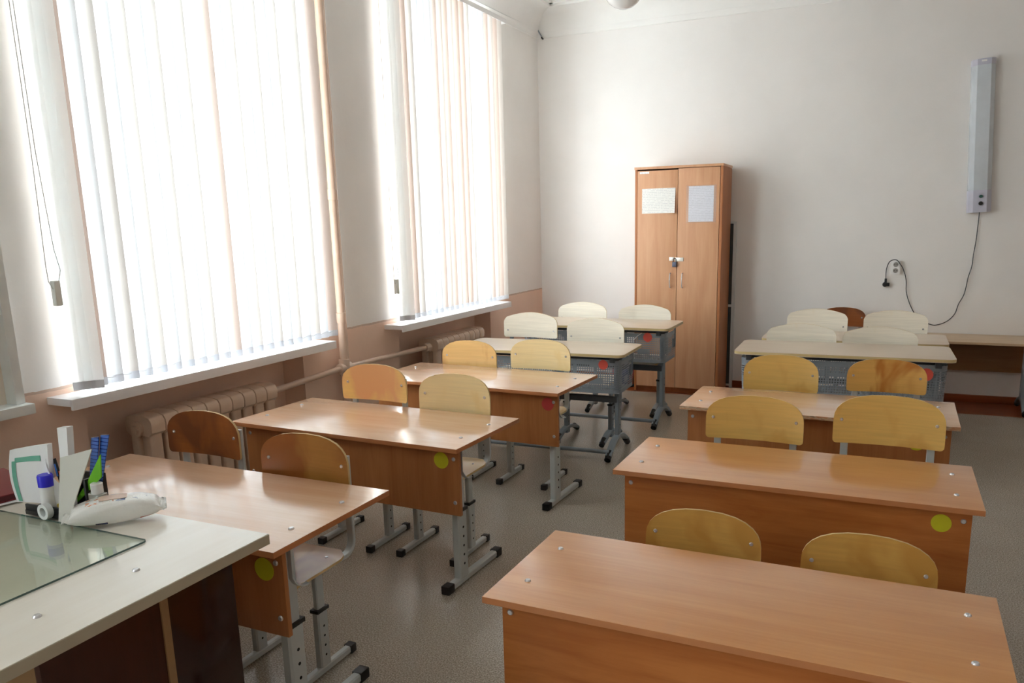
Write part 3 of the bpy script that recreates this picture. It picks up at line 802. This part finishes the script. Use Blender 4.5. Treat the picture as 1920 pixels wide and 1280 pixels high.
# ------------------------------------------------------------------ teacher's desk
TX, TY0, TY1, TZ = -1.336, .66, 1.371, .75
td = empty('teacher_desk', 'large pale-topped desk with dark boards under it, in the lower left corner', 'desk', (-2.0, 1.0, 0))
ox, oy = -2.0, 1.0
part('tabletop', MB().box(-2.75-ox, TX-ox, TY0-oy, TY1-oy, TZ-.026, TZ, mi=0), [M['teacher_top']], td, None, .002)
part('edge_band', MB().box(TX-ox, TX-ox+.0015, TY0-oy, TY1-oy, TZ-.026, TZ-.0015).box(-2.75-ox, TX-ox, TY0-oy-.0015, TY0-oy, TZ-.026, TZ-.0015), M['teacher_edge'], td)
part('end_panel', MB().box(-1.475-ox, -1.457-ox, .862-oy, 1.142-oy, 0, TZ-.026), M['dark_wood'], td, None, .0015)
part('end_panel', MB().box(-1.475-ox, -1.457-ox, 1.162-oy, 1.362-oy, 0, TZ-.026), M['dark_gloss'], td, 'darker glossy board behind the bare board edge', .0015)
part('modesty_panel', MB().box(-2.66-ox, -1.453-ox, 1.142-oy, 1.162-oy, .08, TZ-.026), M['strip'], td, None, .001)
part('end_panel', MB().box(-2.68-ox, -2.662-ox, .80-oy, 1.30-oy, 0, TZ-.026), M['dark_wood'], td, None, .0015)
for yy in (1.099, .876): screw(td, (-1.461-ox, yy-oy, TZ), (0, 0, 1), .008)
gs = empty('glass_sheet', 'clear glass sheet lying on the pale desk top', 'glass sheet', (-2.05, .95, TZ))
part('pane', MB().prism(rrect(-.55, .475, -.26, .276, .012), .0045, lambda u, v, w_: (u, v, .0006+w_), 0, 1), [M['deskglass'], M['glassedge']], gs)

# things on the teacher's desk
zt = TZ+.0055
M['marking'] = plain('dark_print', (70, 70, 90), .6)
def org():
    t = empty('desk_organizer', 'black plastic desk organizer holding rulers and papers on the pale desk', 'organizer', (-1.965, 1.305, zt), math.radians(4))
    base = rrect(-.075, .075, -.07, .07, .008)
    part('tray', MB().prism(base, .012, XY), M['black'], t, None, .002)
    part('back_wall', MB().box(-.07, .07, .058, .066, .012, .085), M['black'], t, None, .002)
    part('side_wall', MB().box(.064, .072, -.0, .066, .012, .085), M['black'], t, None, .002)
    part('divider', MB().box(-.005, .001, -.05, .058, .012, .05), M['black'], t, None, .002)
    part('front_rim', MB().box(-.07, .068, -.068, -.062, .012, .028), M['black'], t, None, .002)
org()
zo = zt+.013
def leaf_mesh(pts, thick, n): pass
def slab(name, label, cat, quad, th, mat, group=None, parts=None):
    """flat thing given by its outline in space; th is its thickness away from the viewer (+y)"""
    P = [Vector(p) for p in quad]; c = sum(P, Vector())/len(P)
    mb = MB(); A = [mb.bm.verts.new(p-c) for p in P]; B = [mb.bm.verts.new(p-c+Vector((0, th, 0))) for p in P]
    mb.bm.faces.new(A); mb.bm.faces.new(B[::-1]); n = len(P)
    for k in range(n): mb.bm.faces.new((A[k], B[k], B[(k+1) % n], A[(k+1) % n]))
    o = part(name, mb, mat, None, None, 0, 30, tuple(c)); tag(o, label, cat, group); return o
slab('card_sheet', 'grey-white stiff card standing on edge in front of the organizer', 'card',
     [(-1.893, 1.225, zt+.001), (-1.858, 1.225, zt+.001), (-1.734, 1.229, .963), (-1.853, 1.227, .929)], .0025, plain('grey_white_card', (206, 204, 196), .6, var=.02))
slab('paper_tube', 'tall flattened white roll standing behind the card', 'paper roll',
     [(-1.950, 1.285, zo), (-1.925, 1.285, zo), (-1.897, 1.285, .989), (-1.935, 1.285, .984)], .018, M['paper'])
def ruler_mat():
    t = NT('clear_blue_ruler_plastic'); p = t.sep(t.tc())
    f = t.math('FRACT', t.math('DIVIDE', p[2], .01)); k = t.math('LESS_THAN', f, .22)
    t.base(t.mix(k, lin((74, 118, 206)), lin((34, 56, 130)))); t.b.inputs['Roughness'].default_value = .15
    t.b.inputs['Transmission Weight'].default_value = .25; return t.m
rm = ruler_mat()
slab('ruler', 'shorter blue plastic ruler in the organizer', 'ruler', [(-1.925, 1.335, zo), (-1.899, 1.335, zo), (-1.850, 1.335, .955), (-1.879, 1.335, .950)], .0025, rm, 'blue rulers in the organizer')
slab('ruler', 'taller blue plastic ruler, rightmost in the organizer', 'ruler', [(-1.905, 1.342, zo), (-1.897, 1.342, zo+.0), (-1.866, 1.342, .84), (-1.819, 1.342, .962), (-1.851, 1.342, .958)], .0025, rm, 'blue rulers in the organizer')
gm = plain('lime_green_plastic', (112, 190, 40), .3)
slab('set_square', 'lime green plastic set square leaning in the organizer', 'set square', [(-1.957, 1.318, zo+.001), (-1.945, 1.318, zo+.001), (-1.868, 1.318, .828), (-1.838, 1.318, .852), (-1.830, 1.318, .914), (-1.893, 1.318, .835)], .003, gm)
# soft stack of papers with a green band
pk = empty('paper_stack', 'stack of papers with a green band leaning in the organizer', 'papers', (-2.03, 1.262, zo+.0005), math.radians(3))
def lean(u, v):
    x = -.07+.145*u-.028*(1-v)*(1-u)+.0*v; bow = -.022*math.sin(PI*v)*(1-u)
    return (x*(1.0-.25*(1-v))+.01*(1-v)*0+bow*.6, .0+.012*math.sin(PI*u), .001+v*(.145+.028*u))
part('sheets', MB().grid(8, 10, lean, lambda u, v: (0, .014, 0)), M['paper'], pk, None, 0, 60)
def band(u, v):
    p = Vector(lean(.12+.62*u, .74+.09*v)); return (p.x, p.y-.0015, p.z)
gb = MB().grid(8, 1, band)
def band2(u, v):
    p = Vector(lean(.06+.08*u, .02+.75*v)); return (p.x, p.y-.0015, p.z)
gb.grid(1, 8, band2)
part('green_band', gb, plain('green_paper_band', (110, 178, 156), .6), pk)
# white curled sheet, pen, glue, tape, bottle
ck = MB().grid(8, 6, lambda u, v: (-1.978+.062*u*(1-.35*v)+.0*v, 1.272-.012*math.sin(PI*u), zo+(.142-.075*u)*v), lambda u, v: (0, .0015, 0))
tag(part('curled_sheet', ck, M['paper'], None, None, 0, 60), 'small curled white sheet behind the glue stick', 'paper')
pn = empty('pen', 'dark pen with a blue and orange end standing in the organizer', 'pen', (-1.935, 1.285, zo))
part('barrel', MB().cyl((0, 0, 0), (-.030, 0, .130), .0045, 12), M['black'], pn)
part('clip', MB().cyl((-.017, -.006, .085), (-.022, -.006, .118), .002, 8), plain('blue_pen_clip', (60, 120, 210), .4), pn)
pe = empty('pencil', 'orange pencil beside the dark pen in the organizer', 'pencil', (-1.925, 1.28, zo))
part('barrel', MB().cyl((0, 0, 0), (-.016, 0, .100), .004, 6), plain('orange_pencil', (222, 92, 48), .4), pe)
gk = empty('glue_stick', 'white glue stick with a bright blue cap', 'glue stick', (-1.962, 1.252, zo))
part('barrel', MB().lathe([(0, 0), (.016, 0), (.017, .002), (.017, .066), (0, .066)], seg=24), M['white'], gk)
part('cap', MB().lathe([(0, .066), (.0185, .066), (.0185, .094), (.017, .097), (0, .097)], seg=24), plain('bright_blue_plastic', (44, 40, 214), .35), gk)
tr_ = [(0.0115, -.008), (.0205, -.008), (.0205, .008), (.0115, .008), (.0115, -.008)]
tp = part('tape_roll', MB().lathe(tr_, lambda x, y, z: (x, z, y), 30), plain('white_tape', (226, 230, 230), .4), None, None, 0, 40, (-1.940, 1.226, zt+.0215)); tag(tp, 'small white roll of tape standing in front of the glue stick', 'tape')
er = part('eraser', MB().box(-.012, .012, -.006, .006, 0, .018), plain('yellow_eraser', (214, 184, 50), .5), None, None, .002, 30, (-1.925, 1.262, zo)); tag(er, 'small yellow eraser beside the glue stick', 'eraser')
bo = empty('hand_gel_bottle', 'small clear bottle with a white cap beside the green set square', 'bottle', (-1.856, 1.315, zt), math.radians(10))
def gelmat():
    t = NT('clear_gel_plastic'); p = t.sep(t.tc()); k = t.math('MULTIPLY', t.math('GREATER_THAN', p[2], .012), t.math('LESS_THAN', p[2], .034))
    n = t.noise(t.tc(), 160, 2); k2 = t.math('MULTIPLY', k, t.math('GREATER_THAN', n, .52))
    t.base(t.mix(k2, lin((196, 194, 184)), lin((206, 110, 84)))); t.b.inputs['Roughness'].default_value = .15; t.b.inputs['Transmission Weight'].default_value = .35
    return t.m
part('body', MB().prism(rrect(-.025, .025, -.011, .011, .008), .052, XY), gelmat(), bo, None, .003)
part('cap', MB().lathe([(0, .052), (.015, .052), (.015, .078), (.013, .08), (0, .08)], seg=20), M['white'], bo)
# wipes pack
def wipes():
    t = NT('printed_wipes_film'); oc = t.tc(); p = t.sep(oc)
    def win(s, a, b): return t.math('MULTIPLY', t.math('GREATER_THAN', s, a), t.math('LESS_THAN', s, b))
    n = t.noise(oc, 70, 3, .6); n2 = t.noise(t.mapping(oc, (1, 1, 1), (3, 2, 1)), 45, 3, .6)
    film = lin((238, 238, 234))
    k1 = t.math('MULTIPLY', t.math('MULTIPLY', win(p[0], -.065, .0), win(p[1], -.03, .03)), t.math('GREATER_THAN', n, .56))
    c = t.mix(k1, film, lin((216, 150, 116)))
    k2 = t.math('MULTIPLY', t.math('MULTIPLY', win(p[0], -.02, .075), win(p[1], -.03, .035)), t.math('GREATER_THAN', n2, .60))
    c = t.mix(k2, c, lin((120, 136, 170)))
    k3 = t.math('MULTIPLY', win(p[0], -.045, -.018), t.math('MULTIPLY', t.math('LESS_THAN', p[1], -.030), t.math('LESS_THAN', p[2], .012)))
    c = t.mix(k3, c, lin((60, 74, 116)))
    k4 = t.math('MULTIPLY', win(p[0], .055, .105), t.math('MULTIPLY', t.math('LESS_THAN', p[1], -.030), t.math('LESS_THAN', p[2], .012)))
    c = t.mix(k4, c, lin((206, 112, 86)))
    t.base(c); t.b.inputs['Roughness'].default_value = .25; t.bump(t.noise(oc, 30, 4, .6, .6), .5, .006)
    return t.m
wpo = empty('wipes_pack', 'white soft pack of wet wipes with sealed ends lying on the pale desk', 'wipes pack', (-1.764, 1.292, TZ+.0052), math.radians(50))
def pill(u, v):
    a = 2*PI*v; x = -.118+.236*u; e = math.sin(PI*min(max((x+.104)/.208, 0), 1))**.38
    hw, hh = .050, .030
    cy_, cz_ = math.copysign(abs(math.cos(a))**.55, math.cos(a)), math.copysign(abs(math.sin(a))**.6, math.sin(a))
    wob = .0016*math.sin(9*a+x*60)
    return (x, cy_*(hw*(.86+.14*e))+wob, .0305+cz_*(.0012+(hh-.0012)*e)+(0 if e > .2 else .004*math.sin(x*300+a*3))-(1-e)*.006)
pb = MB()
nu, nv = 34, 28
ring = [[pb.bm.verts.new(pill(i/nu, j/nv)) for j in range(nv)] for i in range(nu+1)]
for i in range(nu):
    for j in range(nv): pb.bm.faces.new((ring[i][j], ring[i+1][j], ring[i+1][(j+1) % nv], ring[i][(j+1) % nv]))
pb.bm.faces.new(ring[0][::-1]); pb.bm.faces.new(ring[-1])
part('film_wrap', pb, wipes(), wpo, None, 0, 70)
part('flap_label', MB().prism(rrect(-.035, .03, -.02, .02, .008), .0008, lambda u, v, w_: (u, v, .0606+w_)), plain('peach_flap', (226, 196, 176), .4), wpo)
# dark red folder and the sheet beneath it
sh_ = part('paper_sheet', MB().box(-.14, .14, -.10, .10, 0, .0015), M['paper'], None, None, 0, 30, (-2.30, 1.262, zt+.0)); sh_.rotation_euler = (0, 0, math.radians(-16)); tag(sh_, 'white paper sheet under the dark red folder', 'paper')
fo = empty('red_folder', 'dark red folder on the pale desk at the left edge of the photo', 'folder', (-2.315, 1.30, zt+.002), math.radians(-14))
part('cover', MB().box(-.15, .15, -.055, .10, .0, .003).box(-.15, .15, -.055, .10, .017, .020).box(-.15, -.147, -.055, .10, 0, .020), plain('dark_red_cover', (128, 38, 44), .4), fo, None, .001)
part('pages', MB().box(-.146, .146, -.053, .098, .003, .017), plain('dark_page_block', (92, 36, 40), .6), fo)

# ------------------------------------------------------------------ cabinet and what hangs on it
CX0, CW, CY0, CD, CH = -2.0125, .7364, 6.6246, .385, 1.917
cb = empty('tall_cabinet', 'tall beech-coloured two-door cabinet against the back wall', 'cabinet', (CX0, CY0, 0))
tc_ = .020
part('side_panel', MB().box(0, tc_, 0, CD, 0, CH-tc_), M['cabinet_side'], cb, None, .001)
part('side_panel', MB().box(CW-tc_, CW, 0, CD, 0, CH-tc_), M['cabinet_side'], cb, None, .001)
part('top_panel', MB().box(-.004, CW+.004, -.012, CD, CH-tc_, CH), M['cabinet'], cb, None, .0015)
part('back_panel', MB().box(tc_, CW-tc_, CD-.006, CD, .0, CH-tc_), M['cabinet'], cb)
part('plinth', MB().box(tc_, CW-tc_, .03, .046, 0, .045), M['cabinet_side'], cb)
dw = (CW-2*tc_)/2
for s in (0, 1):
    x0 = tc_+.002+s*dw; x1 = tc_+dw-.002+s*dw
    if s: x1 -= .002
    dr = part('door', MB().box(x0, x1, -.002, .016, .048, CH-tc_-(.012 if s == 0 else .004)), M['cabinet'], cb, None, .0012)
    xh = (x1-.052) if s == 0 else (x0+.048)
    z0_, z1_ = .914, 1.038
    hp = [(xh, 0, z0_), (xh, -.018, z0_+.006)]+[(xh, -.018-.012*math.sin(PI*k/8), z0_+.006+(z1_-z0_-.012)*k/8) for k in range(1, 8)]+[(xh, -.018, z1_-.006), (xh, 0, z1_)]
    part('handle', MB().tube(hp, .0045, 10), M['chrome'], dr)
hs = MB()
hs.box(.304, .345, -.006, -.002, 1.142, 1.172); hs.box(.352, .424, -.006, -.002, 1.136, 1.168)
part('hasp', hs, plain('bright_hasp_metal', (226, 224, 216), .3, .6), cb, None, .001)
pl_ = empty('padlock', 'small grey padlock hanging from the hasp of the tall cabinet', 'padlock', (CX0+.352, CY0-.016, 1.09))
part('lock_body', MB().box(-.018, .018, -.008, .008, 0, .042), plain('blue_grey_lock', (92, 98, 116), .35, .5), pl_, None, .005)
part('shackle', MB().tube([(-.011, 0, .04), (-.011, 0, .06)]+[(-.011*math.cos(k/8*PI), 0, .06+.013*math.sin(k/8*PI)) for k in range(1, 8)]+[(.011, 0, .06), (.011, 0, .04)], .003, 10), plain('dark_shackle', (70, 70, 74), .3, .8), pl_)
def papermat(name, rgb, horiz, seed):
    t = NT(name); p = t.tc(); s = t.sep(p)
    fr = t.math('FRACT', t.math('DIVIDE', s[2], .0135)); line = t.math('LESS_THAN', fr, .35)
    n = t.noise(t.mapping(p, (70, 1, 70), (seed, 0, seed)), 1.2, 2); k = t.math('MULTIPLY', line, t.math('GREATER_THAN', n, .46))
    c = lin(rgb); t.base(t.mix(t.math('MULTIPLY', k, .35), c, lin((150, 152, 164)))); t.b.inputs['Roughness'].default_value = .5
    return t.m
def sheet(name, label, x0, x1, z0, z1, mat, curl=0.0, group=None):
    def f(u, v): return ((x1-x0)*(u-.5), -.001-curl*(u**3)*(1-v)-.0015*math.sin(PI*u), (z1-z0)*(v-.5))
    o = part(name, MB().grid(10, 6, f, lambda u, v: (0, .0006, 0)), mat, None, None, 0, 60, ((x0+x1)/2, CY0-.0035, (z0+z1)/2)); return tag(o, label, 'notice', group)
sheet('notice_sheet', 'white landscape notice sheet with a curled corner on the left cabinet door', -1.950, -1.664, 1.536, 1.740, papermat('faded_printed_paper', (236, 236, 232), True, 1.0), .022, 'notices on the cabinet doors')
sheet('notice_sheet', 'white upright printed notice in a clear sleeve on the right cabinet door', -1.553, -1.346, 1.460, 1.746, papermat('printed_paper', (232, 234, 244), False, 4.0), 0, 'notices on the cabinet doors')
def sleeve():
    t = NT('clear_sleeve_film'); tr = t.add('ShaderNodeBsdfTransparent'); mx = t.add('ShaderNodeMixShader'); t.b.inputs['Roughness'].default_value = .12
    t.base(lin((225, 225, 228))); mx.inputs[0].default_value = .12
    t.link(tr.outputs[0], mx.inputs[1]); t.link(t.b.outputs[0], mx.inputs[2]); t.link(mx.outputs[0], t.out.inputs['Surface']); return t.m
so = part('plastic_sleeve', MB().box(-.122, .124, 0, .0006, -.15, .15), sleeve(), None, None, 0, 30, (-1.4495, CY0-.0075, 1.603)); tag(so, 'clear plastic sleeve over the upright notice on the right cabinet door', 'sleeve')
part('name_label', MB().box(.040, .122, -.0032, -.002, 1.862, 1.879), papermat('label_paper', (240, 240, 240), True, 7), cb, 'small white printed label')

# framed dark board standing between the cabinet and the wall
fb = empty('framed_board', 'dark board in a pale metal frame standing behind the right side of the cabinet', 'board', (-1.5, 7.0, 0))
part('dark_panel', MB().box(-.30, .252, .018, .028, .03, 1.44), plain('dark_green_grey_board', (66, 74, 76), .5), fb)
part('frame', MB().box(.250, .276, .012, .036, 0, 1.455).box(-.32, .25, .012, .036, 1.437, 1.455).box(-.32, .25, .012, .036, .012, .032).box(-.32, -.30, .012, .036, .032, 1.437), M['alu'], fb, None, .002)
part('cross_bar', MB().box(-.30, .250, .006, .018, .72, .742), M['alu'], fb)

# bundle in the corner left of the cabinet
def patch():
    t = NT('colourful_patterned_cloth'); p = t.tc(); v = t.add('ShaderNodeTexVoronoi'); v.inputs['Scale'].default_value = 11
    t.link(t.mapping(p, (1, 1, 1), (.3, .1, .62)), v.inputs['Vector']); s = t.add('ShaderNodeSeparateColor'); t.link(v.outputs['Color'], s.inputs[0])
    t.base(t.ramp(s.outputs[0], [(0.0, lin((30, 120, 92))), (.3, lin((60, 74, 132))), (.52, lin((190, 52, 84))), (.75, lin((52, 96, 74))), (1, lin((210, 70, 96)))]))
    t.n[-1]; t.b.inputs['Roughness'].default_value = .6; return t.m
bag = empty('cloth_bag', 'small colourful patterned cloth bag on the floor left of the cabinet', 'bag', (-2.155, 6.80, 0))
prof = [(0, .0), (.10, .0), (.125, .02), (.13, .09), (.12, .16), (.085, .2), (.05, .222), (.0, .225)]
part('body', MB().lathe(prof, lambda x, y, z: (x*1.0*(1+.06*math.sin(9*z*10+x*20)), y*.8, z), 26), patch(), bag, None, 0, 60)
part('drawstring', MB().tube([(.05*math.cos(k/16*2*PI), .04*math.sin(k/16*2*PI), .2225) for k in range(17)], .005, 8), M['white'], bag)

# ------------------------------------------------------------------ back wall: table, socket, lamp
wt = empty('wall_table', 'long low oak-coloured table against the back wall at the right edge', 'table', (.52, 6.80, 0))
wt_z = .546
part('tabletop', MB().box(-.62, .62, -.222, .245, wt_z-.018, wt_z), [M['table_oak']], wt, None, .003)
part('back_panel', MB().box(-.56, .56, .19, .206, .262, wt_z-.018), M['table_panel'], wt, None, .001)
for sx in (-1, 1):
    lx = .455*sx if sx > 0 else -.53
    lg = part('leg', MB().tube([(lx, 0, wt_z-.018), (lx, 0, .09)], 0, flat=(.036, .07), side=(1, 0, 0)), M['greysteel'], wt)
    mb = MB(); arc_foot(mb, lx, -.20, .19, .10); f = part('foot', mb, M['greysteel'], wt)
    part('foot_cap', MB().tube([(lx, -.215, .017), (lx, -.19, .032)], .02, 12), M['black'], f)
    part('foot_cap', MB().tube([(lx, .18, .032), (lx, .205, .017)], .02, 12), M['black'], f)
sk = empty('wall_socket', 'white double power socket on the back wall', 'socket', (.0425, WY, 1.065))
part('housing', MB().box(-.034, .034, -.026, 0, -.052, .052), M['white'], sk, None, .004)
for zc in (.024, -.024):
    part('outlet', MB().lathe([(0, .002), (.0165, .002), (.019, 0.0)], lambda x, y, z, zc=zc: (x, -.0285+z, zc+y), 24), M['socketgrey'], sk)
    part('pin_holes', MB().cyl((-.008, -.0270, zc), (-.008, -.0285, zc), .0032, 8).cyl((.008, -.0270, zc), (.008, -.0285, zc), .0032, 8), M['hole'], sk)
uv = empty('wall_lamp_unit', 'tall narrow lilac-grey lamp unit with two knobs mounted on the back wall', 'lamp unit', (.592, WY, 1.485)); uv.rotation_euler = (0, math.radians(-3.0), 0)
UH = 1.105; UD = .082
uo = [(-.082, 0), (-.074, -UD*.62), (-.044, -UD), (.046, -UD), (.076, -UD*.62), (.082, 0)]
part('diffuser', MB().prism(uo, UH-.165-.04, lambda u, v, w_: (u, v, .165+w_)), M['lampbody'], uv, None, .003)
part('end_cap', MB().prism([(a*1.02, b_*1.03) for a, b_ in uo], .045, lambda u, v, w_: (u, v, UH-.042+w_)), M['lampgrey'], uv, 'top cap', .006)
cbx = part('control_box', MB().prism([(a*1.02, b_*1.03) for a, b_ in uo], .166, lambda u, v, w_: (u, v, w_)), M['lampgrey'], uv, None, .005)
part('knob', MB().cyl((.006, -UD*1.03, .118), (.006, -UD*1.03-.008, .118), .0125, 20), plain('green_knob', (44, 92, 84), .35), cbx, 'dark green knob')
part('knob', MB().cyl((.006, -UD*1.03, .066), (.006, -UD*1.03-.012, .066), .0145, 20), M['black'], cbx, 'black knob')
part('slot', MB().box(-.018, .016, -UD*1.03-.0012, -UD*1.03+.001, UH-.02, UH-.008), M['white'], uv)
cd = empty('power_cord', 'thin black power cord looping down from the wall lamp unit, plug beside the socket', 'cord', (.598, 7.035, 1.477))
cp = [(.598, 1.49), (.596, 1.38), (.593, 1.276), (.584, 1.16), (.580, 1.072), (.562, .989), (.546, .864), (.512, .78), (.492, .703), (.441, .642), (.367, .610), (.317, .617), (.245, .650), (.194, .717), (.155, .80), (.132, .879), (.128, .95), (.115, 1.007), (.095, 1.06), (.075, 1.092), (.050, 1.124), (.022, 1.128), (-.004, 1.112), (-.019, 1.079), (-.026, 1.03), (-.025, .985), (-.024, .965)]
def smooth(pts, n=4):
    out_ = []
    for i in range(len(pts)-1):
        p0, p1, p2, p3 = pts[max(i-1, 0)], pts[i], pts[i+1], pts[min(i+2, len(pts)-1)]
        for k in range(n):
            s_ = k/n
            out_.append(tuple(.5*((2*b)+(-a+c)*s_+(2*a-5*b+4*c-d)*s_**2+(-a+3*b-3*c+d)*s_**3) for a, b, c, d in zip(p0, p1, p2, p3)))
    out_.append(pts[-1]); return out_
cq = [(x-.598, -.024 if .0 < x < .09 and z > 1.0 else 0.0, z-1.477) for x, z in cp]
cq = [(a, b, c) for a, b, c in smooth(cq)]
part('cable', MB().tube(cq, .0034, 8), plain('dark_cable', (52, 56, 60), .45), cd)
px_, pz_ = -.024-.598, .965-1.477
part('plug', MB().tube([(px_, 0, pz_+.012), (px_, 0, pz_-.03)], .009, 12).cyl((px_-.004, .01, pz_-.036), (px_-.004, -.018, pz_-.036), .019, 18).box(px_, px_+.03, -.014, .008, pz_-.050, pz_-.022), M['black'], cd, None, .002)
